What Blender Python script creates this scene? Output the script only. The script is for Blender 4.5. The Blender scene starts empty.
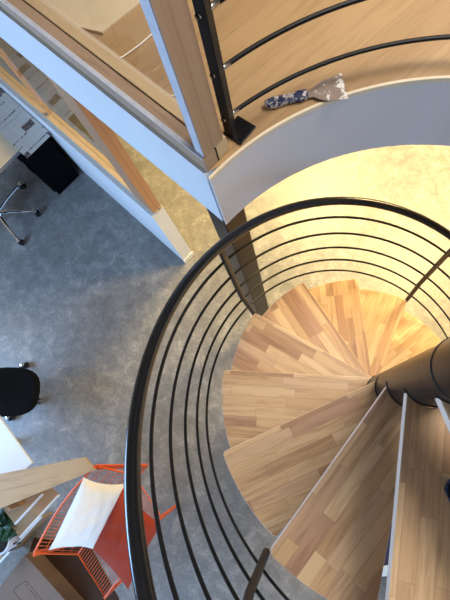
import bpy, bmesh, math, random
from mathutils import Vector, Matrix
random.seed(7)
S = bpy.context.scene
COL = S.collection
PI = math.pi

# ------------------------------------------------------------------ camera
cam_d = bpy.data.cameras.new('camera'); cam = bpy.data.objects.new('camera', cam_d); COL.objects.link(cam)
cam.location = (-0.3698, -0.0896, 3.8164)
cam.rotation_euler = (0.2545, 0.152, 0.0)
cam_d.sensor_fit = 'VERTICAL'; cam_d.sensor_height = 36.0; cam_d.lens = 443.9/600*36.0
cam_d.clip_start = 0.02
S.camera = cam

# ------------------------------------------------------------------ world, lights, exposure
world = bpy.data.worlds.new('world'); S.world = world; world.use_nodes = True
bg = world.node_tree.nodes['Background']; bg.inputs[0].default_value = (0.5, 0.68, 1.0, 1); bg.inputs[1].default_value = 0.6
S.view_settings.view_transform = 'Standard'; S.view_settings.look = 'None'
S.view_settings.gamma = 1.0; S.view_settings.exposure = 0.0; S.view_settings.use_curve_mapping = False

def area(name, loc, target, sx, sy, power, color):
    l = bpy.data.lights.new(name, 'AREA'); l.shape = 'RECTANGLE'; l.size = sx; l.size_y = sy
    l.energy = power; l.color = color
    o = bpy.data.objects.new(name, l); COL.objects.link(o); o.location = loc
    o.rotation_euler = (Vector(target)-Vector(loc)).to_track_quat('-Z', 'Y').to_euler()
    return o
area('daylight_left_window', (-4.52, -0.2, 1.75), (0, -0.2, 1.25), 1.9, 1.5, 150, (0.32, 0.58, 1.0))
area('daylight_back_window', (-1.9, -3.12, 1.75), (-1.9, 0, 1.5), 2.6, 1.7, 95, (0.36, 0.62, 1.0))
area('daylight_roof_window', (0.9, 1.1, 5.15), (-0.4, 0.1, 2.0), 1.5, 1.5, 172, (1.0, 0.94, 0.88))

HALL = 205.0     # power of the warm hall lamps (built further down)

# ------------------------------------------------------------------ node helpers
class NT:
    def __init__(self, name, rough=0.5, metal=0.0, spec=0.5):
        self.m = bpy.data.materials.new(name); self.m.use_nodes = True
        self.t = self.m.node_tree; self.b = self.t.nodes['Principled BSDF']
        self.b.inputs['Roughness'].default_value = rough; self.b.inputs['Metallic'].default_value = metal
        self.b.inputs['Specular IOR Level'].default_value = spec
    def n(self, kind, **kw):
        x = self.t.nodes.new(kind)
        for k, v in kw.items():
            setattr(x, k, v)
        return x
    def l(self, a, b): self.t.links.new(a, b)
    def math(self, op, a, b=None):
        x = self.n('ShaderNodeMath', operation=op)
        for i, v in enumerate((a, b)):
            if v is None: continue
            if isinstance(v, (int, float)): x.inputs[i].default_value = v
            else: self.l(v, x.inputs[i])
        return x.outputs[0]
    def coords(self, space='Object'):
        return self.n('ShaderNodeTexCoord').outputs[space]
    def noise(self, vec, scale, detail=4, rough=0.55, dist=0.0):
        x = self.n('ShaderNodeTexNoise'); self.l(vec, x.inputs['Vector'])
        x.inputs['Scale'].default_value = scale; x.inputs['Detail'].default_value = detail
        x.inputs['Roughness'].default_value = rough; x.inputs['Distortion'].default_value = dist
        return x.outputs['Fac']
    def mapping(self, vec, scale=(1,1,1), rot=(0,0,0), loc=(0,0,0)):
        x = self.n('ShaderNodeMapping'); self.l(vec, x.inputs[0])
        x.inputs['Scale'].default_value = scale; x.inputs['Rotation'].default_value = rot; x.inputs['Location'].default_value = loc
        return x.outputs[0]
    def ramp(self, fac, stops, interp='LINEAR'):
        x = self.n('ShaderNodeValToRGB'); self.l(fac, x.inputs[0]); r = x.color_ramp; r.interpolation = interp
        while len(r.elements) < len(stops): r.elements.new(0.5)
        for e, (p, c) in zip(r.elements, stops):
            e.position = p; e.color = (*c, 1)
        return x.outputs[0]
    def mix(self, fac, a, b, mode='MIX'):
        x = self.n('ShaderNodeMix', data_type='RGBA', blend_type=mode)
        for i, v in ((0, fac), (6, a), (7, b)):
            if isinstance(v, (int, float)): x.inputs[i].default_value = v
            elif isinstance(v, tuple): x.inputs[i].default_value = (*v, 1)
            else: self.l(v, x.inputs[i])
        return x.outputs[2]
    def col(self, c):
        if isinstance(c, tuple): self.b.inputs['Base Color'].default_value = (*c, 1)
        else: self.l(c, self.b.inputs['Base Color'])
    def bump(self, h, strength=0.2, dist=0.01):
        x = self.n('ShaderNodeBump'); x.inputs['Strength'].default_value = strength; x.inputs['Distance'].default_value = dist
        self.l(h, x.inputs['Height']); self.l(x.outputs[0], self.b.inputs['Normal'])

def srgb(r, g, b):
    f = lambda c: ((c/255+0.055)/1.055)**2.4 if c/255 > 0.04045 else c/255/12.92
    return (f(r), f(g), f(b))

def paint(name, c, rough=0.5, metal=0.0, var=0.06, scale=6.0, bump=0.0):
    t = NT(name, rough, metal)
    v = t.noise(t.coords(), scale, 5)
    a = tuple(x*(1-var) for x in c); b = tuple(min(1, x*(1+var)) for x in c)
    sp_ = {'black_laminate': .1, 'black_fabric': .1, 'black_lacquered_steel': .22, 'black_satin_metal': .2}.get(name)
    if sp_: t.b.inputs['Specular IOR Level'].default_value = sp_
    t.col(t.ramp(v, [(0.3, a), (0.7, b)]))
    if bump: t.bump(v, bump, 0.004)
    return t.m

def staves(name, stops, w, L, rough=0.4, grain=0.5, rot=0.0, seam=0.3, coord='Object'):
    t = NT(name, rough)
    co = t.coords(coord)
    if rot: co = t.mapping(co, rot=(0, 0, rot))
    oi = t.n('ShaderNodeObjectInfo').outputs['Random']
    sep = t.n('ShaderNodeSeparateXYZ'); t.l(co, sep.inputs[0]); X, Y, Z = sep.outputs
    ry = t.math('DIVIDE', Y, w); row = t.math('FLOOR', ry)
    wn = t.n('ShaderNodeTexWhiteNoise', noise_dimensions='2D'); cv = t.n('ShaderNodeCombineXYZ')
    t.l(row, cv.inputs[0]); t.l(oi, cv.inputs[1]); t.l(cv.outputs[0], wn.inputs['Vector'])
    rx = t.math('ADD', t.math('DIVIDE', X, L), t.math('MULTIPLY', wn.outputs['Value'], 7.31)); colm = t.math('FLOOR', rx)
    wn2 = t.n('ShaderNodeTexWhiteNoise', noise_dimensions='3D'); cv2 = t.n('ShaderNodeCombineXYZ')
    t.l(row, cv2.inputs[0]); t.l(colm, cv2.inputs[1]); t.l(oi, cv2.inputs[2]); t.l(cv2.outputs[0], wn2.inputs['Vector'])
    rnd = wn2.outputs['Value']
    base = t.ramp(rnd, stops)
    cv3 = t.n('ShaderNodeCombineXYZ')
    t.l(X, cv3.inputs[0]); t.l(Y, cv3.inputs[1]); t.l(t.math('MULTIPLY', rnd, 9.0), cv3.inputs[2])
    g1 = t.noise(t.mapping(cv3.outputs[0], scale=(5, 70, 1)), 1.0, 5, 0.6, 0.6)
    g2 = t.noise(t.mapping(cv3.outputs[0], scale=(2.2, 16, 1)), 1.0, 3, 0.5, 1.2)
    gf = t.math('ADD', t.math('MULTIPLY', g1, 0.55), t.math('MULTIPLY', g2, 0.45))
    dark = t.ramp(gf, [(0.34, (1-grain*0.75, 1-grain*0.9, 1-grain)), (0.52, (1, 1, 1)), (0.75, (1.0, 1.0, 1.0))])
    c = t.mix(1.0, base, dark, 'MULTIPLY')
    # thin glue seams
    fy = t.math('FRACT', ry); e1 = t.math('MINIMUM', fy, t.math('SUBTRACT', 1.0, fy)); e1 = t.math('MULTIPLY', e1, w)
    fx = t.math('FRACT', rx); e2 = t.math('MINIMUM', fx, t.math('SUBTRACT', 1.0, fx)); e2 = t.math('MULTIPLY', e2, L)
    e = t.math('MINIMUM', e1, e2)
    sm = t.math('MULTIPLY', t.math('LESS_THAN', e, 0.0009), seam)
    c = t.mix(sm, c, (0.16, 0.09, 0.045))
    t.col(c)
    return t.m

# ------------------------------------------------------------------ materials
M = {}
M['tread'] = staves('rubberwood_staves', [(0.0, srgb(168, 130, 100)), (0.25, srgb(192, 156, 118)), (0.6, srgb(205, 172, 132)), (0.85, srgb(220, 190, 150)), (1.0, srgb(180, 142, 114))], 0.043, 0.27, 0.40, 0.45)
M['tread_edge'] = paint('raw_wood_edge', srgb(228, 204, 184), 0.5, var=0.05)
M['oak_floor'] = staves('oak_floor_planks', [(0.0, srgb(160, 128, 88)), (0.5, srgb(174, 141, 99)), (1.0, srgb(166, 134, 92))], 0.16, 1.2, 0.38, 0.3, rot=-0.70, seam=0.35)
M['oak_edge'] = paint('oak_edge_strip', srgb(222, 205, 175), 0.5)
M['pine'] = staves('brown_pine', [(0.0, srgb(156, 128, 102)), (1.0, srgb(168, 138, 110))], 0.6, 3.0, 0.5, 0.45, seam=0)
M['pine_light'] = staves('light_pine', [(0.0, srgb(188, 162, 122)), (1.0, srgb(196, 170, 130))], 0.6, 3.0, 0.5, 0.25, seam=0)
M['sill'] = staves('pale_pine_sill', [(0.0, srgb(186, 162, 128)), (1.0, srgb(194, 170, 136))], 0.6, 3.0, 0.5, 0.2, seam=0)
M['stud'] = staves('reddish_pine_stud', [(0.0, srgb(170, 126, 92)), (1.0, srgb(178, 134, 98))], 0.6, 3.0, 0.5, 0.4, seam=0)
M['white_wall'] = paint('white_wall_paint', srgb(208, 210, 212), 0.55, var=0.02)
M['white_trim'] = paint('brushed_white_trim', srgb(186, 184, 190), 0.6, var=0.08, scale=30)
M['plaster'] = paint('white_plaster', srgb(208, 204, 204), 0.55, var=0.03, scale=3)
M['room'] = paint('room_wall_paint', srgb(205, 200, 192), 0.8, var=0.02)
M['black_metal'] = paint('black_satin_metal', (0.007, 0.0065, 0.0065), 0.3, 0.0, var=0.15, scale=20)
M['column'] = paint('black_lacquered_steel', (0.012, 0.010, 0.009), 0.28, 0.0, var=0.1, scale=9)
M['gap'] = paint('black_gap', (0.004, 0.004, 0.004), 0.7)
M['groove'] = paint('dark_groove_seal', (0.008, 0.006, 0.005), 0.8)
M['rail'] = paint('black_gloss_handrail', (0.007, 0.007, 0.008), 0.16)
M['steel'] = paint('bare_steel', (0.55, 0.53, 0.5), 0.25, 1.0)
M['chrome'] = paint('chrome', (0.8, 0.8, 0.82), 0.12, 1.0)
M['black_plastic'] = paint('black_plastic', (0.006, 0.006, 0.007), 0.6)
M['black_lam'] = paint('black_laminate', (0.0015, 0.0015, 0.002), 0.9)
M['black_fabric'] = paint('black_fabric', (0.005, 0.005, 0.006), 0.95)
M['desk'] = paint('pale_wood_laminate', srgb(200, 184, 158), 0.5, var=0.04)
M['desk_edge'] = paint('grey_laminate_edge', srgb(110, 112, 118), 0.5)
M['white_lam'] = paint('white_laminate', srgb(226, 228, 228), 0.3, var=0.02)
M['oak_board'] = staves('oak_board', [(0.0, srgb(176, 144, 104)), (1.0, srgb(184, 152, 112))], 0.9, 4.0, 0.5, 0.35, rot=-0.2, seam=0)
M['brown_board'] = paint('brown_shelf_board', srgb(158, 128, 96), 0.6)
M['orange'] = paint('orange_enamel', srgb(224, 92, 30), 0.4, var=0.05)
M['cardboard'] = paint('grey_brown_cardboard', srgb(112, 92, 78), 0.85, var=0.06)
M['ink'] = paint('black_ink', (0.02, 0.018, 0.018), 0.8)
M['rug'] = paint('dark_brown_rug', srgb(58, 36, 22), 0.95, var=0.25, scale=60)
M['pot'] = paint('white_ceramic', srgb(205, 205, 208), 0.35)
M['leaf'] = paint('dark_green_leaf', srgb(26, 62, 30), 0.45, var=0.35, scale=14)
M['soil'] = paint('soil', (0.02, 0.013, 0.008), 0.95)
M['ply'] = paint('pale_plywood', srgb(212, 190, 156), 0.6, var=0.05, scale=12)
M['string'] = paint('white_string', srgb(235, 230, 222), 0.8)
M['navy'] = paint('navy_plastic', srgb(34, 46, 78), 0.5)
M['pale_blue'] = paint('pale_blue_plastic', srgb(190, 212, 232), 0.4)
M['emit'] = None

def concrete():
    t = NT('mottled_concrete_floor', 0.42)
    co = t.coords()
    a = t.noise(co, 1.3, 6, 0.6, 0.4); b = t.noise(co, 9.0, 8, 0.68, 0.5); c = t.noise(co, 45.0, 6, 0.7)
    m = t.math('ADD', t.math('MULTIPLY', a, 0.22), t.math('ADD', t.math('MULTIPLY', b, 0.46), t.math('MULTIPLY', c, 0.32)))
    base = t.ramp(m, [(0.38, srgb(98, 97, 96)), (0.47, srgb(116, 114, 112)), (0.53, srgb(128, 126, 122)), (0.62, srgb(158, 154, 147))])
    t.col(base)
    t.l(t.ramp(b, [(0.3, (0.36,)*3), (0.7, (0.5,)*3)]), t.b.inputs['Roughness'])
    t.bump(c, 0.08, 0.003)
    return t.m
M['concrete'] = concrete()

def glass():
    m = bpy.data.materials.new('clear_glass'); m.use_nodes = True; t = m.node_tree; t.nodes.clear()
    o = t.nodes.new('ShaderNodeOutputMaterial'); mx = t.nodes.new('ShaderNodeMixShader')
    tr = t.nodes.new('ShaderNodeBsdfTransparent'); tr.inputs[0].default_value = (0.985, 0.992, 0.987, 1)
    gl = t.nodes.new('ShaderNodeBsdfGlossy'); gl.inputs['Roughness'].default_value = 0.0
    fr = t.nodes.new('ShaderNodeFresnel'); fr.inputs[0].default_value = 1.5
    ge = t.nodes.new('ShaderNodeNewGeometry'); iv = t.nodes.new('ShaderNodeMath'); iv.operation = 'SUBTRACT'; iv.inputs[0].default_value = 1.0
    ml = t.nodes.new('ShaderNodeMath'); ml.operation = 'MULTIPLY'
    t.links.new(ge.outputs['Backfacing'], iv.inputs[1]); t.links.new(iv.outputs[0], ml.inputs[0]); t.links.new(fr.outputs[0], ml.inputs[1])
    t.links.new(ml.outputs[0], mx.inputs[0]); t.links.new(tr.outputs[0], mx.inputs[1]); t.links.new(gl.outputs[0], mx.inputs[2])
    t.links.new(mx.outputs[0], o.inputs[0])
    return m
M['glass'] = glass()

def fabric(name, c, stripes=60.0):
    t = NT(name, 0.9); co = t.coords()
    w = t.n('ShaderNodeTexWave'); t.l(co, w.inputs['Vector']); w.inputs['Scale'].default_value = stripes; w.inputs['Distortion'].default_value = 1.5
    n = t.noise(co, 30, 4)
    h = t.math('ADD', t.math('MULTIPLY', w.outputs['Fac'], 0.5), n)
    t.col(t.ramp(h, [(0.3, tuple(x*0.9 for x in c)), (0.9, c)])); t.bump(h, 0.35, 0.004)
    return t.m
M['white_cushion'] = fabric('white_cushion_cloth', srgb(236, 234, 230))
M['rust_cushion'] = fabric('rust_cushion_cloth', srgb(150, 52, 30))

def newsprint(name, seed):
    # columns of grey text lines, darker headlines and a few photo blocks
    t = NT(name, 0.85)
    co = t.mapping(t.coords(), loc=(seed*3.1, seed*1.7, 0))
    sep = t.n('ShaderNodeSeparateXYZ'); t.l(co, sep.inputs[0]); X, Y, Z = sep.outputs
    line = t.math('FRACT', t.math('MULTIPLY', Y, 190.0))
    words = t.noise(t.mapping(co, scale=(260, 190, 1)), 1.0, 2)
    txt = t.math('MULTIPLY', t.math('GREATER_THAN', line, 0.45), t.math('GREATER_THAN', words, 0.47))
    cfx = t.math('FRACT', t.math('MULTIPLY', X, 18.0))
    txt = t.math('MULTIPLY', txt, t.math('GREATER_THAN', cfx, 0.1))
    bx = t.math('FLOOR', t.math('MULTIPLY', X, 9.0)); by = t.math('FLOOR', t.math('MULTIPLY', Y, 13.0))
    wn = t.n('ShaderNodeTexWhiteNoise', noise_dimensions='2D'); cv = t.n('ShaderNodeCombineXYZ')
    t.l(bx, cv.inputs[0]); t.l(by, cv.inputs[1]); t.l(cv.outputs[0], wn.inputs['Vector'])
    pic = t.math('GREATER_THAN', wn.outputs['Value'], 0.92)
    head = t.math('MULTIPLY', t.math('GREATER_THAN', t.math('FRACT', t.math('MULTIPLY', Y, 13.0)), 0.8),
                  t.math('LESS_THAN', wn.outputs['Value'], 0.4))
    head = t.math('MULTIPLY', head, t.math('GREATER_THAN', t.noise(t.mapping(co, scale=(90, 20, 1)), 1.0, 1), 0.48))
    c = t.mix(t.math('MULTIPLY', txt, 0.42), srgb(204, 200, 192), srgb(90, 88, 86))
    c = t.mix(t.math('MULTIPLY', head, 0.85), c, srgb(50, 46, 46))
    ph = t.ramp(t.noise(co, 40, 5), [(0.35, srgb(58, 46, 48)), (0.55, srgb(112, 96, 92)), (0.7, srgb(158, 146, 138))])
    c = t.mix(pic, c, ph); t.col(c)
    return t.m
M['news'] = newsprint('newsprint', 1.0); M['news2'] = newsprint('newsprint_other_page', 2.3)

def lamp_emit():
    m = bpy.data.materials.new('lamp_diffuser'); m.use_nodes = True
    b = m.node_tree.nodes['Principled BSDF']; b.inputs['Base Color'].default_value = (1, 0.9, 0.7, 1)
    b.inputs['Emission Color'].default_value = (1, 0.74, 0.36, 1); b.inputs['Emission Strength'].default_value = 3
    return m
M['emit'] = lamp_emit()

# ------------------------------------------------------------------ mesh helpers
class MB:
    def __init__(self): self.bm = bmesh.new()
    def prism(self, pts, z0, z1, mat=0, side=None, M4=None):
        """pts: plan outline (counter-clockwise), extruded z0..z1; side = material index of the side faces"""
        bm = self.bm; n = len(pts)
        T = (lambda v: M4 @ Vector(v)) if M4 else (lambda v: Vector(v))
        a = [bm.verts.new(T((p[0], p[1], z0))) for p in pts]; b = [bm.verts.new(T((p[0], p[1], z1))) for p in pts]
        f = bm.faces.new(b); f.material_index = mat
        f = bm.faces.new(a[::-1]); f.material_index = mat
        for i in range(n):
            f = bm.faces.new((a[i], a[(i+1) % n], b[(i+1) % n], b[i])); f.material_index = mat if side is None else side
        return self
    def box(self, c, s, rz=0.0, mat=0, M4=None):
        ca, sa = math.cos(rz), math.sin(rz)
        pts = [(c[0]+x*s[0]/2*ca-y*s[1]/2*sa, c[1]+x*s[0]/2*sa+y*s[1]/2*ca) for x, y in ((-1,-1),(1,-1),(1,1),(-1,1))]
        return self.prism(pts, c[2]-s[2]/2, c[2]+s[2]/2, mat, M4=M4)
    def tube(self, pts, r, seg=8, closed=False, mat=0, sx=1.0, smooth=True):
        """round tube swept along points; r number or list"""
        bm = self.bm; P = [Vector(p) for p in pts]; n = len(P)
        rings = []; up = None
        for i in range(n):
            if closed: d = (P[(i+1) % n]-P[i-1])
            else: d = P[min(i+1, n-1)]-P[max(i-1, 0)]
            d.normalize()
            if up is None:
                up = Vector((0, 0, 1)) if abs(d.z) < 0.9 else Vector((1, 0, 0))
            s = d.cross(up).normalized(); u = s.cross(d).normalized(); up = u
            rr = r[i] if isinstance(r, (list, tuple)) else r
            rings.append([bm.verts.new(P[i]+s*math.cos(2*PI*k/seg)*rr*sx+u*math.sin(2*PI*k/seg)*rr) for k in range(seg)])
        m = n if closed else n-1
        for i in range(m):
            A, B = rings[i], rings[(i+1) % n]
            for k in range(seg):
                f = bm.faces.new((A[k], A[(k+1) % seg], B[(k+1) % seg], B[k])); f.material_index = mat; f.smooth = smooth
        if not closed:
            for R in (rings[0], rings[-1]):
                f = bm.faces.new(R); f.material_index = mat
        return self
    def lathe(self, prof, c=(0, 0, 0), seg=32, mat=0, smooth=True):
        bm = self.bm; rings = []
        for r, z in prof:
            rings.append([bm.verts.new((c[0]+r*math.cos(2*PI*k/seg), c[1]+r*math.sin(2*PI*k/seg), c[2]+z)) for k in range(seg)])
        for A, B in zip(rings, rings[1:]):
            for k in range(seg):
                f = bm.faces.new((A[k], A[(k+1) % seg], B[(k+1) % seg], B[k])); f.material_index = mat; f.smooth = smooth
        for R in (rings[0], rings[-1]):
            f = bm.faces.new(R); f.material_index = mat
        return self
    def pillow(self, q, t, n=18, mat=0, pinch=0.10, wr=0.012):
        """cushion spanned by four corners q (bilinear) with full thickness t"""
        q = [Vector(p) for p in q]; bm = self.bm
        nrm = (q[1]-q[0]).cross(q[3]-q[0]).normalized()
        def P(u, v, side):
            U = u-pinch*(u)*(1-v*v)*abs(u)**2; V = v-pinch*(v)*(1-u*u)*abs(v)**2
            a = (U+1)/2; b = (V+1)/2
            p = (q[0]*(1-a)+q[1]*a)*(1-b)+(q[3]*(1-a)+q[2]*a)*b
            h = ((1-u*u)*(1-v*v))**0.42*t/2
            h += wr*math.sin(9*u+4*v)*math.cos(7*v-3*u)*(1-u*u)*(1-v*v)
            return p+nrm*h*side
        g = {}
        for s in (1, -1):
            for i in range(n+1):
                for j in range(n+1):
                    edge = i in (0, n) or j in (0, n)
                    if edge and s == -1: g[s, i, j] = g[1, i, j]; continue
                    g[s, i, j] = bm.verts.new(P(2*i/n-1, 2*j/n-1, s))
            for i in range(n):
                for j in range(n):
                    f = bm.faces.new((g[s, i, j], g[s, i+1, j], g[s, i+1, j+1], g[s, i, j+1])); f.smooth = True; f.material_index = mat
        return self
    def build(self, name, mats, parent=None, loc=(0, 0, 0), rz=0.0, bevel=0.0, segs=2):
        bm = self.bm
        bmesh.ops.recalc_face_normals(bm, faces=bm.faces[:])
        for ed in bm.edges:
            if len(ed.link_faces) == 2 and ed.calc_face_angle(0) > math.radians(38): ed.smooth = False
        me = bpy.data.meshes.new(name); bm.to_mesh(me); bm.free()
        for m in (mats if isinstance(mats, (list, tuple)) else [mats]): me.materials.append(m)
        o = bpy.data.objects.new(name, me); COL.objects.link(o); o.location = loc; o.rotation_euler = (0, 0, rz)
        if parent is not None: o.parent = parent
        if bevel:
            md = o.modifiers.new('bevel', 'BEVEL'); md.width = bevel; md.segments = segs; md.limit_method = 'ANGLE'
        return o

def tag(o, label=None, cat=None, group=None, kind=None):
    if label: o['label'] = label
    if cat: o['category'] = cat
    if group: o['group'] = group
    if kind: o['kind'] = kind
    return o
def thing(name, label, cat, loc=(0, 0, 0), rz=0.0, group=None):
    o = bpy.data.objects.new(name, None); COL.objects.link(o); o.location = loc; o.rotation_euler = (0, 0, rz)
    o.empty_display_size = 0.05
    return tag(o, label, cat, group)
def pol(r, a, z=None):
    return (r*math.cos(a), r*math.sin(a)) if z is None else (r*math.cos(a), r*math.sin(a), z)

# ------------------------------------------------------------------ layout constants
TOP = 2.73            # upper floor level
UND = 2.42            # underside of the upper floor
RISE = 0.21
DA = 2*PI/13
TH3 = 2.9893          # direction of the nosing corner of tread 3
R_T = 0.680           # tread radius
def th(i): return TH3-(i-3)*DA
def zi(i): return 2.52-RISE*i
WA = math.radians(136.3)                  # direction of the glazed partition line
W = Vector((math.cos(WA), math.sin(WA), 0)); N = Vector((math.sin(WA), -math.cos(WA), 0))
K0 = Vector((-0.585, 0.566, 0))           # corner of upper floor
X0, X1, Y0, Y1, ZC = -4.6, 3.4, -3.2, 6.4, 5.3

# ------------------------------------------------------------------ structure
def struct(o): return tag(o, kind='structure')
struct(MB().prism([(X0, Y0), (X1, Y0), (X1, Y1), (X0, Y1)], -0.1, 0.0).build('floor', M['concrete']))
struct(MB().prism([(X0, Y0), (X1, Y0), (X1, Y1), (X0, Y1)], ZC, ZC+0.1).build('ceiling', M['room']))

def wall_with_opening(name, horizontal, c, a0, a1, o0, o1, z0, z1, th_=0.15):
    """wall along x (horizontal) or y at coordinate c..c+th_, opening o0..o1, z0..z1"""
    m = MB()
    def bx(p0, p1, q0, q1):
        if horizontal: m.prism([(p0, c), (p1, c), (p1, c+th_), (p0, c+th_)], q0, q1)
        else: m.prism([(c, p0), (c+th_, p0), (c+th_, p1), (c, p1)], q0, q1)
    if o0 is None: bx(a0, a1, 0, ZC)
    else:
        bx(a0, o0, 0, ZC); bx(o1, a1, 0, ZC); bx(o0, o1, 0, z0); bx(o0, o1, z1, ZC)
    return struct(m.build(name, M['room']))
wall_with_opening('wall_left', False, X0-0.15, Y0, Y1, -1.2, 0.8, 0.95, 2.55)
wall_with_opening('wall_right', False, X1, Y0, Y1, None, None, 0, 0)
wall_with_opening('wall_back', True, Y0-0.15, X0, X1, -3.2, -0.6, 0.9, 2.6)
wall_with_opening('wall_front', True, Y1, X0, X1, None, None, 0, 0)

# upper floor slab with the round stairwell cut out
A0 = math.radians(135.4); A1 = math.radians(-52)
arc = [pol(0.80, A0+(A1-A0)*k/72) for k in range(1, 73)]
e = Vector(arc[-1]).normalized()
def line_x(x): t = (x-K0.x)/W.x; return (x, K0.y+W.y*t)
outer = [tuple(e*4.02), (X1, Y0), (X1, Y1), (X0, Y1), line_x(X0)]
outline = [(K0.x+N.x*0.004, K0.y+N.y*0.004)]+arc+outer
struct(MB().prism(outline[::-1], UND, TOP-0.001, 0, side=1).build('floor_upper', [M['oak_floor'], M['white_wall']]))
# curved fascia band and its light wooden edge strip
def band(r0, r1, z0, z1, a0, a1, n=96):
    pts = [pol(r0, a0+(a1-a0)*k/n) for k in range(n+1)]+[pol(r1, a1+(a0-a1)*k/n) for k in range(n+1)]
    return pts
AK = math.atan2(K0.y, K0.x)
struct(MB().prism(band(0.795, 0.8005, 0, 0, AK+0.013, A1), UND, TOP-0.014).build('trim_1', M['plaster']))
struct(MB().prism(band(0.793, 0.8015, 0, 0, AK+0.013, A1), TOP-0.014, TOP+0.001).build('trim_2', M['oak_edge']))
# straight white fascia of the upper floor
def along(o, p0, p1, n0, n1):
    a = o+W*p0; b = o+W*p1
    return [tuple((a+N*n0)[:2]), tuple((b+N*n0)[:2]), tuple((b+N*n1)[:2]), tuple((a+N*n1)[:2])]
struct(MB().prism(along(K0, 0, 5.5, -0.010, 0.012), UND, TOP-0.001).build('trim_3', M['white_wall']))

# upper glazed partition: bottom rail, post, pane
w2 = tag(bpy.data.objects.new('window_2', None), kind='structure'); COL.objects.link(w2)
def wbuild(mb, name, mat, origin, parent):    # mesh in the partition's own axes (x along the wall, y across)
    return mb.build(name, mat, parent, loc=origin, rz=WA)
# local frame: x = along W, y = rotated +90 = -N  -> use negative y for the far side
def lbox(m, x0, x1, n0, n1, z0, z1, mat=0): return m.prism([(x0, -n1), (x1, -n1), (x1, -n0), (x0, -n0)], z0, z1, mat)
o_u = (K0.x, K0.y, 0)
m = MB(); lbox(m, 0.0, 5.4, 0.0, 0.043, TOP, TOP+0.062); wbuild(m, 'bottom_rail', M['pine'], o_u, w2)
m = MB(); lbox(m, 0.004, 5.4, -0.0015, 0.011, TOP+0.058, TOP+0.0635); wbuild(m, 'edge_strip', M['white_trim'], o_u, w2)
m = MB(); lbox(m, 0.0, 5.4, 0.043, 0.049, TOP, TOP+0.056); wbuild(m, 'groove_seal', M['groove'], o_u, w2)
m = MB(); lbox(m, 0.0, 5.4, 0.049, 0.088, TOP, TOP+0.062); wbuild(m, 'glazing_bead', M['pine_light'], o_u, w2)
m = MB(); lbox(m, -0.0, 0.034, 0.008, 0.078, TOP+0.0645, TOP+2.2); wbuild(m, 'post', M['pine'], o_u, w2)
m = MB(); lbox(m, 0.003, 0.0345, 0.0062, 0.008, TOP+0.0645, TOP+2.2); wbuild(m, 'painted_strip', M['white_trim'], o_u, w2)
m = MB(); lbox(m, 0.034, 5.3, 0.0445, 0.0475, TOP+0.056, TOP+2.2); wbuild(m, 'pane', M['glass'], o_u, w2)
m = MB(); lbox(m, -0.0, 5.4, 0.0, 0.088, TOP+2.2, TOP+2.27); wbuild(m, 'top_rail', M['pine'], o_u, w2)

# lower partition: plaster wall, sill, studs, panes
L0 = Vector((-1.345, 1.275, 0))
o_l = (L0.x, L0.y, 0)
m = MB(); lbox(m, 0.0, 4.3, 0.022, 0.130, 0.0, 0.985); struct(wbuild(m, 'wall_partition', M['white_wall'], o_l, None))
m = MB(); lbox(m, -0.012, -0.0005, 0.015, 0.138, 0.0, 0.07); 
struct(wbuild(m, 'baseboard_partition', M['white_wall'], o_l, None))
w1 = tag(bpy.data.objects.new('window_1', None), kind='structure'); COL.objects.link(w1)
m = MB(); lbox(m, 0.0, 4.2, 0.056, 0.092, 0.985, 1.02); wbuild(m, 'sill', M['sill'], o_l, w1)
m = MB(); lbox(m, 0.0, 4.2, 0.092, 0.097, 0.985, 1.012); wbuild(m, 'groove_seal', M['groove'], o_l, w1)
m = MB(); lbox(m, 0.0, 4.2, 0.097, 0.124, 0.985, 1.02); wbuild(m, 'glazing_bead', M['sill'], o_l, w1)
m = MB(); lbox(m, 0.0, 0.19, 0.044, 0.120, 1.0205, UND-0.001); wbuild(m, 'stud', M['stud'], o_l, w1)
m = MB(); lbox(m, 0.19, 0.196, 0.080, 0.112, 1.0205, UND-0.001); wbuild(m, 'edge_strip', M['white_trim'], o_l, w1)
m = MB(); lbox(m, 1.275, 1.30, 0.085, 0.120, 1.0205, UND-0.001); wbuild(m, 'mullion', M['pine'], o_l, w1)
m = MB(); lbox(m, 0.197, 1.274, 0.0925, 0.0965, 1.0125, UND-0.001); wbuild(m, 'pane', M['glass'], o_l, w1)
m = MB(); lbox(m, 1.301, 4.2, 0.0925, 0.0965, 1.0125, UND-0.001); wbuild(m, 'pane', M['glass'], o_l, w1)

# black steel post under the corner of the upper floor
pc = (-0.590, 0.632)
sp = thing('steel_post', 'black square steel post holding up the corner of the upper floor', 'post', (pc[0], pc[1], 0))
MB().box((0, 0, 1.215), (0.098, 0.098, 2.389), math.radians(46.3)).build('shaft', M['black_metal'], sp, bevel=0.006)
MB().box((0, 0, 0.0105), (0.18, 0.18, 0.019), math.radians(46.3)).build('base_plate', M['black_metal'], sp, bevel=0.002)

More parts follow.
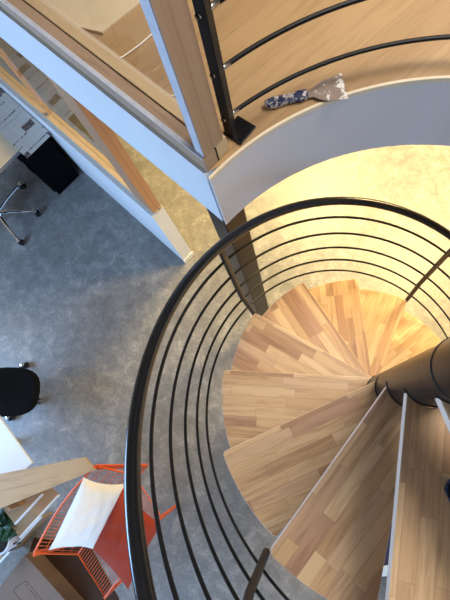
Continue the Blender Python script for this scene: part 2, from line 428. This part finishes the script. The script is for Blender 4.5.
# ------------------------------------------------------------------ spiral staircase
st = thing('spiral_staircase', 'black steel spiral staircase with wooden treads, round handrail and thin guard rods', 'staircase')
CO = (-0.005, 0.006, 0)
MB().lathe([(0.0727, zi(-1)+0.066), (0.0742, zi(-1)+0.067), (0.0742, zi(-1)+0.071), (0.0727, zi(-1)+0.072)], seg=48).build('seal_ring', M['gap'], st, loc=CO)
m = MB().lathe([(0.0695, 0.012), (0.0695, 3.05), (0.05, 3.062), (0.0001, 3.063)], seg=40)
m.build('column', M['column'], st, loc=CO)
MB().lathe([(0.12, 0.0), (0.12, 0.012)], seg=40).build('base_flange', M['column'], st, loc=CO)
for i in range(-1, 12):
    z = zi(i)
    lo, hi = z-0.0385, z+RISE-0.0395
    if i == -1: hi = z+0.065
    MB().lathe([(0.0697, lo), (0.0712, lo), (0.0712, lo+0.05), (0.0712, hi), (0.0697, hi)], seg=48).build('column_sleeve', M['column'], st, loc=CO)
    # black seal where the tread hub meets the column
    ph = th(i)+math.radians(5.1)
    MB().tube([pol(0.0722, ph-1.05+1.75*k/20, z+0.0015) for k in range(21)], 0.0016, 6).build('seal_ring', M['gap'], st, loc=CO)
MB().lathe([(0.0697, zi(-1)+0.068), (0.0725, zi(-1)+0.070), (0.0725, zi(-1)+0.30), (0.0697, zi(-1)+0.302)], seg=48).build('column_sleeve', M['column'], st, loc=CO)

def tread_outline(back_deg=22.8, back_off=0.012):
    """plan of one tread in its own axes: x along the front edge, front edge at y=-0.06"""
    ri = 0.0715; R = R_T; rc = 0.016
    pts = []
    xf = math.sqrt(R*R-0.06*0.06)
    # front edge from hub to the rounded outer corner
    pts.append((0.028, -0.06)); pts.append((xf-rc-0.002, -0.06))
    aF = math.asin(-0.06/R)
    for k in range(1, 5):
        u = k/5; 
        p0 = Vector((xf-rc, -0.06)); p1 = Vector((xf, -0.06)); p2 = Vector(pol(R, aF+rc/R))
        b = p0*(1-u)**2+p1*2*u*(1-u)+p2*u*u; pts.append(tuple(b))
    b = math.radians(back_deg); d = Vector((math.cos(b), math.sin(b))); n = Vector((-d.y, d.x))
    t = math.sqrt(R*R-back_off**2); aB = b+math.asin(back_off/R)
    for k in range(0, 21):
        a = aF+rc/R+(aB-aF-rc/R-0.012)*k/20; pts.append(pol(R, a))
    pts.append(tuple(d*(t-0.008)+n*back_off))
    pts.append(tuple(d*0.066+n*back_off))
    # hug the sleeve round to the start
    for a in (b-0.25, b-0.6, b-0.95): pts.append(pol(ri, a))
    return pts
TO = tread_outline()
for i in range(-1, 12):
    phi = th(i)+math.radians(5.1)
    m = MB().prism(TO, -0.038, 0.0, 0, side=1)
    o = m.build('tread', [M['tread'], M['tread_edge']], st, loc=(0, 0, zi(i)), rz=phi, bevel=0.003)
    # steel bracket under the tread
    MB().box((0.30, 0.02, -0.0485), (0.46, 0.03, 0.018)).build('tread_bracket', M['black_metal'], st, loc=(0, 0, zi(i)), rz=phi)

RB = 0.735; RH = 0.706
def helix(r, h, i0, i1, step=0.08):
    n = max(2, int((i1-i0)/step)); out = []
    for k in range(n+1):
        i = i0+(i1-i0)*k/n
        out.append((r*math.cos(th(i)), r*math.sin(th(i)), zi(i)+h))
    return out
def balpos(i, h):   # balusters lean in slightly at the top
    r = RB+(RH-RB)*max(0, (h-0.7)/0.18) if h > 0.7 else RB
    return pol(r, th(i), zi(i)+h)
for i in (1, 4, 7, 10):
    MB().tube([pol(R_T+0.0135, th(i), zi(i)-0.045), pol(R_T+0.020, th(i), zi(i)+0.0), pol(RB, th(i), zi(i)+0.20), pol(RB, th(i), zi(i)+0.80), pol(RH+0.004, th(i), zi(i)+0.862)], 0.0125, 10).build('baluster', M['black_metal'], st)
for h in (-.042, .142, .324, .503, .677):
    MB().tube(helix(RB, h, -0.9, 11.2), 0.0053, 8).build('guard_rod', M['black_metal'], st)
MB().tube(helix(RH, 0.880, -0.9, 11.2), 0.0158, 16).build('handrail', M['rail'], st)
MB().tube(helix(RH+0.001, 0.866, -0.9, 11.2), 0.0075, 8).build('handrail_flat_bar', M['black_metal'], st)

# warm ceiling light over the hall, on the underside of the upper floor
def ceiling_lamp(loc, label, power):
    t = thing('ceiling_light', label, 'lamp', loc)
    MB().lathe([(.42, 0), (.42, -.03), (.40, -.034), (.40, -.004), (.0001, -.004)], seg=32).build('housing', M['black_metal'], t)
    MB().lathe([(.395, -.006), (.395, -.030), (.0001, -.034)], seg=32).build('diffuser', M['emit'], t)
    l = bpy.data.lights.new('hall_lamp', 'AREA'); l.shape = 'DISK'; l.size = .78; l.energy = power; l.color = (1.0, .74, .33)
    o = bpy.data.objects.new('hall_lamp', l); COL.objects.link(o); o.parent = t; o.location = (0, 0, -.042)
    return t
ceiling_lamp((0.05, 2.95, UND-0.001), 'round warm ceiling light under the upper floor above the hall', HALL)
ceiling_lamp((1.35, 1.9, UND-0.001), 'round warm ceiling light under the upper floor right of the stairs', HALL*1.0)

# ------------------------------------------------------------------ landing railing on the upper floor
lr = thing('landing_railing', 'curved black railing with bolted square post on the upper wooden floor edge', 'railing', (0, 0, 0))
RP = 0.857
for a_ in (127.2, 62.0, -3.0, -50.0):
    a = math.radians(a_+0.0)
    c = pol(RP, a)
    mm = MB().box((0, 0, 0.46), (0.026, 0.026, 0.908)); mm.build('post', M['black_metal'], lr, loc=(*c, TOP), rz=a+0.55, bevel=0.0015)
    bp_ = MB().box((0.0, 0.0, 0.0035), (0.066, 0.068, 0.006)).build('base_plate', M['black_metal'], lr, loc=(*pol(RP-.010, a-.026), TOP+0.0005), rz=a-2.9, bevel=0.001)
    for (dx, dy) in ((-0.022, 0.022), (0.022, -0.022)):
        MB().lathe([(0.005, 0.0), (0.005, 0.003), (0.0028, 0.005)], (dx, dy, 0.0066), 12).build('bolt', M['black_metal'], bp_)
    for z in (0.073, 0.235, 0.395, 0.555, 0.715):
        MB().tube([pol(RP, a-0.042, TOP+z), pol(RP, a+0.017, TOP+z)], 0.0068, 8).build('rod_clamp', M['steel'], lr)
def arcp(r, z, a0, a1, n=80): return [pol(r, math.radians(a0+(a1-a0)*k/n), z) for k in range(n+1)]
for z in (0.073, 0.235, 0.395, 0.555, 0.715):
    MB().tube(arcp(RP, TOP+z, 128.5, -51.5), 0.0062, 8).build('guard_rod', M['black_metal'], lr)
MB().tube(arcp(RP, TOP+0.92, 129, -52), 0.019, 12).build('handrail', M['black_metal'], lr)

# ------------------------------------------------------------------ scraper on the upper floor
sc = thing('paint_scraper', 'worn paint scraper with paint-spattered handle and blade on upper floor edge', 'scraper', (-0.417, 0.758, TOP+0.001), math.radians(10))
def spatter(name, a, b, scale, thr=0.5, rough=0.6, metal=0.0):
    t = NT(name, rough, metal); n = t.noise(t.coords(), scale, 6, 0.65, 0.6)
    t.col(t.ramp(n, [(thr-0.03, a), (thr+0.02, b)])); return t.m
prof = [(0, .010), (.012, .015), (.03, .0155), (.06, .0125), (.085, .0135), (.1, .0165), (.118, .012)]
hp = [(x, -y) for x, y in prof]+[(x, y) for x, y in reversed(prof)]
MB().prism(hp, 0.0, 0.017).build('handle', spatter('spattered_handle', srgb(36, 42, 78), srgb(196, 186, 180), 62, 0.53), sc, bevel=0.004)
MB().prism([(-.004, -.008), (.001, -.010), (.001, .010), (-.004, .008)], 0.001, 0.0165).build('end_cap', M['steel'], sc)
bl = [(.116, -.012), (.132, -.013), (.146, -.026), (.165, -.036), (.218, -.047), (.222, .040), (.160, .030), (.142, .020), (.130, .012), (.116, .012)]
MB().prism(bl, 0.006, 0.0085).build('blade', spatter('spattered_blade', srgb(140, 122, 108), srgb(222, 216, 208), 40, 0.55, 0.5, 0.15), sc)

# plywood sheet and strings beyond the upper glass
tag(MB().prism([(-0.929, 1.088), (-0.60, 1.36), (-1.4, 2.3), (-2.1, 2.12), (-1.10, 1.16)][::1], TOP, TOP+0.009).build('plywood_sheet', M['ply']),
    'pale plywood sheet lying flat on the upper floor behind the glass', 'wooden sheet')
tag(MB().tube([(-0.903, .995, TOP+.003), (-0.88, .985, TOP+.003), (-0.857, .989, TOP+.003), (-.80, 1.03, TOP+.003), (-.765, 1.063, TOP+.003)], 0.0022, 6).build('string', M['string']),
    'bent white string on the upper floor beside the plywood sheet', 'string')
tag(MB().tube([(-0.76, .805, TOP+.003), (-.72, .822, TOP+.003), (-0.678, .83, TOP+.003), (-.672, .818, TOP+.003)], 0.0022, 6).build('string', M['string']),
    'short white string on the upper floor near the foot of the wooden post', 'string')

# dark shoe at the right edge
sh = thing('shoe', 'dark shoe with its toe just entering the right edge on the top tread', 'shoe', (0.131, -0.290, zi(0)), math.radians(172))
m = MB(); bm = m.bm
secs = [(-.14, .030, .055), (-.11, .036, .075), (-.05, .034, .085), (.0, .038, .066), (.06, .045, .046), (.10, .040, .036), (.128, .022, .026)]
m.tube([(x, 0, h/2+0.012) for x, w_, h in secs], [h/2 for x, w_, h in secs], 14, sx=1.15)
m.build('upper', M['black_fabric'], sh)
MB().prism([(-.142, -.03), (-.10, -.037), (0, -.036), (.07, -.046), (.115, -.036), (.134, 0), (.115, .036), (.07, .046), (0, .036), (-.10, .037), (-.142, .03)], 0.001, 0.018).build('sole', M['navy'], sh, bevel=0.003)

# ------------------------------------------------------------------ ground floor, office corner (upper left)
G = math.radians(136.3); g45 = math.radians(46.3)
# desk: local x along the wall line (W), local y away from the wall (-N)
def lw(p, n, z=0): v = L0+W*p+N*n; return (v.x, v.y, z)
dk = thing('desk', 'pale wood desk against the low partition wall with newspapers on it', 'desk', lw(1.515, 0.018, 0), WA)
# local: x+ away from camera along wall, y+ away from the wall
MB().prism([(0, 0), (1.6, 0), (1.6, .80), (0, .80)], 0.712, 0.75, 0, side=1).build('top', [M['desk'], M['desk_edge']], dk, bevel=0.001)
MB().prism([(0.05, .05), (1.5, .05), (1.5, .07), (.05, .07)], 0.45, 0.7115).build('modesty_panel', M['desk_edge'], dk)
for x, y in ((1.55, .75), (1.55, .04)):
    MB().box((x, y, .3558), (.05, .05, .7115)).build('leg', M['black_lam'], dk)
pd = thing('drawer_pedestal', 'matte black drawer pedestal standing on the floor under the desk end', 'cabinet', lw(1.517, -0.03, 0), WA)
MB().prism([(0, 0.0), (.62, 0.0), (.62, .29), (0, .29)], 0.004, 0.70).build('body', M['black_lam'], pd)
for z0 in (0.04, 0.26, 0.48):
    dr = MB().prism([(0.03, .291), (.6, .291), (.6, .305), (0.03, .305)], z0, z0+.2).build('drawer', M['black_lam'], pd, bevel=.002)
    MB().box((.3, .31, z0+.15), (.12, .01, .012)).build('handle', M['black_plastic'], dr)

def sheet(name, corners, z, mat, label, curl=0.012, n=14):
    m = MB(); bm = m.bm; q = [Vector((x, y, z)) for x, y in corners]; c = sum(q, Vector())/4
    base = (q[1]-q[0]); a = math.atan2(base.y, base.x); R = Matrix.Rotation(-a, 4, 'Z')
    vs = {}
    for s, dz in ((0, 0.0022), (1, 0.0)):
        for i in range(n+1):
            for j in range(n+1):
                u, v = i/n, j/n
                p = (q[0]*(1-u)+q[1]*u)*(1-v)+(q[3]*(1-u)+q[2]*u)*v
                p = R @ (p-c)
                p.z = dz+curl*0.25*(math.sin(5*u+3*v)**2)*min(1, 4*u*(1-u)*4*v*(1-v))
                vs[s, i, j] = bm.verts.new(p)
        for i in range(n):
            for j in range(n):
                f = bm.faces.new([vs[s, i+a_, j+b_] for a_, b_ in ((0, 0), (1, 0), (1, 1), (0, 1))])
    for i in range(n):
        for (A, B) in (((i, 0), (i+1, 0)), ((i, n), (i+1, n)), ((0, i), (0, i+1)), ((n, i), (n, i+1))):
            bm.faces.new((vs[0, *A], vs[0, *B], vs[1, *B], vs[1, *A]))
    o = m.build(name, mat, None, loc=c, rz=a)
    return tag(o, label, 'newspaper', 'newspapers spread over the desk')
def lc(*ps): return [lw(p, n)[:2] for p, n in ps]
sheet('newspaper', lc((1.39, -.283), (1.39, .015), (1.82, .015), (1.82, -.283)), 0.7515, M['news'], 'newspaper page overhanging the near end of the desk beside the partition')
sheet('newspaper', lc((1.80, -.30), (1.80, .015), (2.36, .015), (2.36, -.30)), 0.7565, M['news2'], 'newspaper page with a dark photo lying further along the desk')

# office chair by the desk (only its star base enters the frame)
def star_base(parent, r, leg_mat, angles, z=0.075, rr=0.013):
    for a in angles:
        lg = MB().tube([(0.02*math.cos(a), 0.02*math.sin(a), z+0.05), (r*0.5*math.cos(a), r*0.5*math.sin(a), z+0.04), (r*math.cos(a), r*math.sin(a), z)], [rr*1.3, rr, rr*.8], 8).build('leg', leg_mat, parent)
        c = pol(r, a)
        m = MB()
        for s in (-1, 1):
            d = Vector((-math.sin(a+.6), math.cos(a+.6), 0))
            p = Vector((c[0], c[1], 0.028))+d*0.016*s
            m.tube([p-d*0.009, p+d*0.009], 0.0265, 14)
        m.tube([(c[0], c[1], 0.03), (c[0], c[1], z+0.006)], 0.008, 8)
        m.build('caster', M['black_plastic'], lg)
        MB().lathe([(0.020, 0.0), (0.017, .006), (0.001, .010)], (c[0], c[1], z+0.008), 12).build('caster_cap', M['chrome'], lg)
def office_chair(name, label, loc, rz, r, leg_mat, angles, seat_w, seat_d, seat_z, seat_off=(0, 0), back=True):
    t = thing(name, label, 'chair', loc, rz, None)
    star_base(t, r, leg_mat, angles)
    MB().lathe([(0.036, 0.085), (0.036, .15), (0.024, .16), (0.024, seat_z-.06)], (0, 0, 0), 16).build('gas_lift', M['chrome'] if leg_mat is M['chrome'] else M['black_plastic'], t)
    a, b = seat_w/2, seat_d/2; ox, oy = seat_off
    m = MB(); N_ = 28; pts = []
    for k in range(N_):
        an = 2*PI*k/N_; c, s = math.cos(an), math.sin(an)
        pts.append((ox+a*math.copysign(abs(c)**.7, c), oy+b*math.copysign(abs(s)**.7, s)))
    m.prism(pts, seat_z-.07, seat_z).build('seat', M['black_fabric'], t, bevel=.025, segs=4)
    if back:
        m = MB(); m.pillow([(ox-a*.95, oy-b*.8, seat_z+.12), (ox-a*.95, oy+b*.8, seat_z+.12), (ox-a*1.25, oy+b*.75, seat_z+.52), (ox-a*1.25, oy-b*.75, seat_z+.52)], .07)
        m.build('backrest', M['black_fabric'], t)
        MB().tube([(ox-a*.4, oy, seat_z-.075), (ox-a*1.02, oy, seat_z-.06), (ox-a*1.2, oy, seat_z+.25)], .016, 8).build('back_bar', M['black_plastic'], t)
    return t
office_chair('office_chair', 'office chair with a chrome star base on casters beside the newspaper desk', (-3.243, 1.875, 0), 0, 0.375, M['chrome'],
             [math.radians(x) for x in (2, -51, -122, 146, 62)], .46, .44, .49, (-.04, 0))
# black chair at the left edge, star base legs poking out
bc = office_chair('office_chair', 'black office chair with round seat at the left edge of the bare floor', (-2.87, 0.13, 0), 0, 0.235, M['black_plastic'],
             [math.radians(x) for x in (76, -24, -96, 190, 148)], .60, .40, .43, (0.14, -.03), True)

# ------------------------------------------------------------------ lower left corner
tb = thing('white_table', 'white table whose corner reaches in from the left edge', 'table', (-2.225, -0.415, 0), math.radians(133.4))
MB().prism([(0, 0), (.56, 0), (.56, .42), (0, .42)], .708, .73).build('top', M['white_lam'], tb, bevel=.002)
for x, y in ((.10, .37), (.50, .38)):
    MB().box((x, y, .354), (.04, .04, .706)).build('leg', M['white_lam'], tb)

sf = thing('shelf_unit', 'oak-topped shelf unit with open stepped shelves holding a potted plant', 'shelf')
MB().prism([(-1.719, -.446), (-1.801, -.364), (-2.9, -.577), (-2.9, -.904)], .775, .80).build('top_board', M['oak_board'], sf, bevel=.001)
def q45(cx, cy, l, d):      # board with front edge centre (cx,cy), running along 46 deg, depth d to the upper left
    a = math.radians(47); s = Vector((math.cos(a), math.sin(a))); f = Vector((-s.y, s.x)); c = Vector((cx, cy))
    return [tuple(c-s*l/2), tuple(c+s*l/2), tuple(c+s*l/2+f*d), tuple(c-s*l/2+f*d)]
for (p0, p1, z, d) in (((-2.40, -.833), (-2.199, -.645), .60, .14), ((-2.40, -.955), (-2.138, -.653), .50, .16), ((-2.70, -1.195), (-2.36, -.86), .30, .30)):
    c = ((p0[0]+p1[0])/2, (p0[1]+p1[1])/2); l = math.hypot(p1[0]-p0[0], p1[1]-p0[1])
    MB().prism(q45(*c, l, d), z-.018, z).build('shelf', M['brown_board'], sf)
    a = math.radians(47); f = Vector((-math.sin(a), math.cos(a)))
    MB().prism(q45(c[0]-f.x*.012, c[1]-f.y*.012, l, .0115), z-.022, z+.002).build('shelf_edge', M['white_lam'], sf)
MB().prism(q45(-2.55, -1.02, .36, .018), 0.001, .278).build('front_panel', M['brown_board'], sf)
MB().prism(q45(-2.33, -.72, .02, .16), 0.301, .774).build('side_panel', M['brown_board'], sf)

pp = thing('potted_plant', 'leafy green plant in a white pot with black dashes on the shelf', 'plant', (-2.575, -.985, .3025))
m = MB().lathe([(.05, 0), (.075, .01), (.10, .08), (.105, .16), (.098, .20), (.088, .20), (.088, .17), (.0001, .168)], seg=32)
pot = m.build('pot', M['pot'], pp)
for row, z in ((0, .055), (1, .13)):
    for k in range(12):
        a = 2*PI*(k+.5*row)/12; rr = .096 if row == 0 else .1045
        MB().tube([pol(rr-.001, a, z-.022), pol(rr+.0025, a, z+.024)], .0065, 6).build('painted_dash', M['ink'], pot)
MB().lathe([(.086, .171), (.0001, .178)], seg=24).build('soil', M['soil'], pp)
def leaf(m, base, az, el, L, w, droop):
    bm = m.bm; n = 7; prev = None; p = Vector(base); d = Vector((math.cos(az)*math.cos(el), math.sin(az)*math.cos(el), math.sin(el)))
    s = Vector((-math.sin(az), math.cos(az), 0))
    for i in range(n+1):
        u = i/n; ww = w*math.sin(PI*min(.97, u*.9+.07))**.8
        row = [bm.verts.new(p-s*ww), bm.verts.new(p+Vector((0, 0, -ww*.35))), bm.verts.new(p+s*ww)]
        if prev:
            for a_, b_ in ((0, 1), (1, 2)):
                f = bm.faces.new((prev[a_], prev[b_], row[b_], row[a_])); f.smooth = True
        prev = row; p = p+d*L/n; d = (d+Vector((0, 0, -droop/n))).normalized()
for k in range(17):
    m = MB(); az = math.radians(85)+random.uniform(-1.1, 1.1)
    sx, sy = random.uniform(-.03, .05), random.uniform(.0, .07)
    e0 = random.uniform(.5, 1.25); l0 = random.uniform(.16, .27)
    leaf(m, (sx, sy, .175), az, e0, l0*1.05, random.uniform(.028, .042), 1.5)
    o = m.build('leaf', M['leaf'], pp); md = o.modifiers.new('thickness', 'SOLIDIFY'); md.thickness = .0012

# orange wire chair
oc = thing('wire_chair', 'orange wire chair with flat steel uprights beside the cardboard box', 'chair', (-1.68, -.93, 0))
O = Vector((-1.68, -.93, 0))
V = lambda x, y, z: Vector((x, y, z))-O
R0, R1 = V(-1.975, -1.068, .42), V(-1.578, -.520, .42)
F0, F1 = V(-1.735, -1.320, .45), V(-1.345, -.795, .45)
B0, B1 = V(-2.114, -.971, .78), V(-1.73, -.422, .78)
lerp = lambda a, b, t: a+(b-a)*t
MB().tube([R0, F0, F1, R1], .0075, 8, closed=True).build('seat_frame', M['orange'], oc)
m = MB(); m.tube([R0, lerp(R0, B0, .5)+Vector((-.01, 0, 0)), B0], .0075, 8); m.tube([R1, lerp(R1, B1, .5), B1], .0075, 8)
bow = [B0]+[lerp(B0, B1, t)+Vector((-.81, .586, 0))*(.035*math.sin(PI*t)) for t in [k/10 for k in range(1, 10)]]+[B1]
m.tube(bow, .0075, 8); m.build('back_frame', M['orange'], oc)
def bil(a, b, c, d, u, v): return lerp(lerp(a, b, u), lerp(d, c, u), v)
for k in range(1, 3):
    u = k/3
    MB().tube([lerp(R0, R1, u), lerp(F0, F1, u)], .0019, 6).build('seat_wire', M['orange'], oc)
for k in range(1, 17):
    MB().tube([lerp(R0, F0, k/17), lerp(R1, F1, k/17)], .0019, 6).build('seat_wire', M['orange'], oc)
bowf = lambda t: lerp(B0, B1, t)+Vector((-.81, .586, 0))*(.035*math.sin(PI*t))
for k in range(1, 27):
    u = k/27
    MB().tube([lerp(R0, R1, u), bowf(u)], .0018, 6).build('back_wire', M['orange'], oc)
for v in (.22, .42, .6, .8):
    MB().tube([lerp(lerp(R0, R1, t/8), bowf(t/8), v) for t in range(9)], .0018, 6).build('back_wire', M['orange'], oc)
def flat_leg(p, q, wdt=.030):
    m = MB(); d = (q-p); n = d.normalized(); s = n.cross(Vector((.81, -.586, 0))).normalized(); f = Vector((.81, -.586, 0))*.008
    bm = m.bm; vs = []
    for c in (p, q):
        vs.append([bm.verts.new(c+s*wdt/2*a_+f*b_) for a_, b_ in ((-1, -1), (1, -1), (1, 1), (-1, 1))])
    for k in range(4): bm.faces.new((vs[0][k], vs[0][(k+1) % 4], vs[1][(k+1) % 4], vs[1][k]))
    bm.faces.new(vs[0]); bm.faces.new(vs[1])
    m.build('leg', M['orange'], oc)
for p, q in ((F1, V(-1.350, -.798, .001)), (F0, V(-1.74, -1.32, .001)), (B1+Vector((0.004, -.006, 0)), V(-1.62, -.50, .001)), (B0+Vector((0.004, -.006, 0)), V(-2.02, -1.05, .001))):
    flat_leg(p, q)
MB().tube([V(-1.62, -.50, .015), V(-2.02, -1.05, .015)], .006, 8).build('floor_bar', M['orange'], oc)

tag(MB().pillow([(-1.65, -.565, .530), (-1.32, -.825, .545), (-1.535, -1.235, .545), (-1.885, -.960, .530)], .13, pinch=.07, wr=.016).build('rust_cushion', M['rust_cushion']),
    'rust orange square cushion lying flat on the wire chair seat', 'cushion')
tag(MB().pillow([(-1.755, -.480, .89), (-1.560, -.552, .63), (-1.775, -.975, .62), (-1.965, -.925, .87)], .14, wr=.010, pinch=.10).build('white_cushion', M['white_cushion']),
    'white woven cushion leaning on the back of the orange wire chair', 'cushion')

tag(MB().prism([(-2.57, -1.08), (-2.08, -1.12), (-1.80, -1.50), (-2.05, -1.95), (-2.75, -1.75)][::-1], 0.0005, .012).build('rug', M['rug']),
    'dark brown rug on the floor between the cardboard box and the chair', 'rug')
bx = thing('cardboard_box', 'closed grey-brown cardboard box with printed outline in the bottom left corner', 'box', (-2.522, -1.156, .013))
def bxp(d, e_): a = math.radians(-38.7); s = Vector((math.cos(a), math.sin(a))); f = Vector((-s.y, s.x)); return tuple(s*d-f*e_)
MB().prism([bxp(0, 0), bxp(.62, 0), bxp(.62, .42), bxp(0, .42)], 0, .187).build('carton', M['cardboard'], bx, bevel=.003)
MB().prism([bxp(.0, .3885), bxp(.62, .3885), bxp(.62, .3905), bxp(0, .3905)], .1868, .1876).build('flap_seam', M['ink'], bx)

def rel(p): return (p[0]+2.522, p[1]+1.156, .1878)
c0, c1 = Vector((-2.596, -1.402)), Vector((-2.488, -1.332))        # printed rounded outline on the lid
dv = Vector((math.cos(math.radians(-42)), math.sin(math.radians(-42))))
ol = [c0+dv*.20, c0+dv*.02, c0+dv*.006+(c1-c0)*.05, c0+(c1-c0)*.12, c1-(c1-c0)*.12, c1+dv*.006-(c1-c0)*.05, c1+dv*.02, c1+dv*.2]
MB().tube([rel(p) for p in ol], .0012, 6, closed=True).build('printed_outline', M['ink'], bx)
m = MB()                                                            # small printed lettering along the outline
uv = dv; vv = Vector((-dv.y, dv.x)); q0 = c1+dv*.025-vv*.022
for k, kind in enumerate('oilonloi'):
    b = q0+uv*(.019*k)
    if kind == 'o': m.tube([rel(b+uv*.006*math.cos(t*PI/4)+vv*.006*math.sin(t*PI/4)) for t in range(8)], .0011, 5, closed=True)
    elif kind == 'n': m.tube([rel(b+uv*x+vv*y) for x, y in ((-.004, -.006), (-.004, .004), (.002, .006), (.004, .003), (.004, -.006))], .0011, 5)
    else: m.tube([rel(b-vv*.006), rel(b+vv*(.011 if kind == 'l' else .006))], .0011, 5)
m.build('printed_lettering', M['ink'], bx)

cr = thing('storage_crate', 'small navy crate with a pale blue lid seen between two stair treads', 'box', (0.20, -1.02, 0), math.radians(10))
MB().prism([(-.14, -.16), (.14, -.16), (.14, .16), (-.14, .16)], 0.001, .16).build('body', M['navy'], cr, bevel=.008)
MB().prism([(-.15, -.165), (.15, -.165), (.15, -.10), (-.15, -.10)], .162, .176).build('lid', M['pale_blue'], cr, bevel=.003)
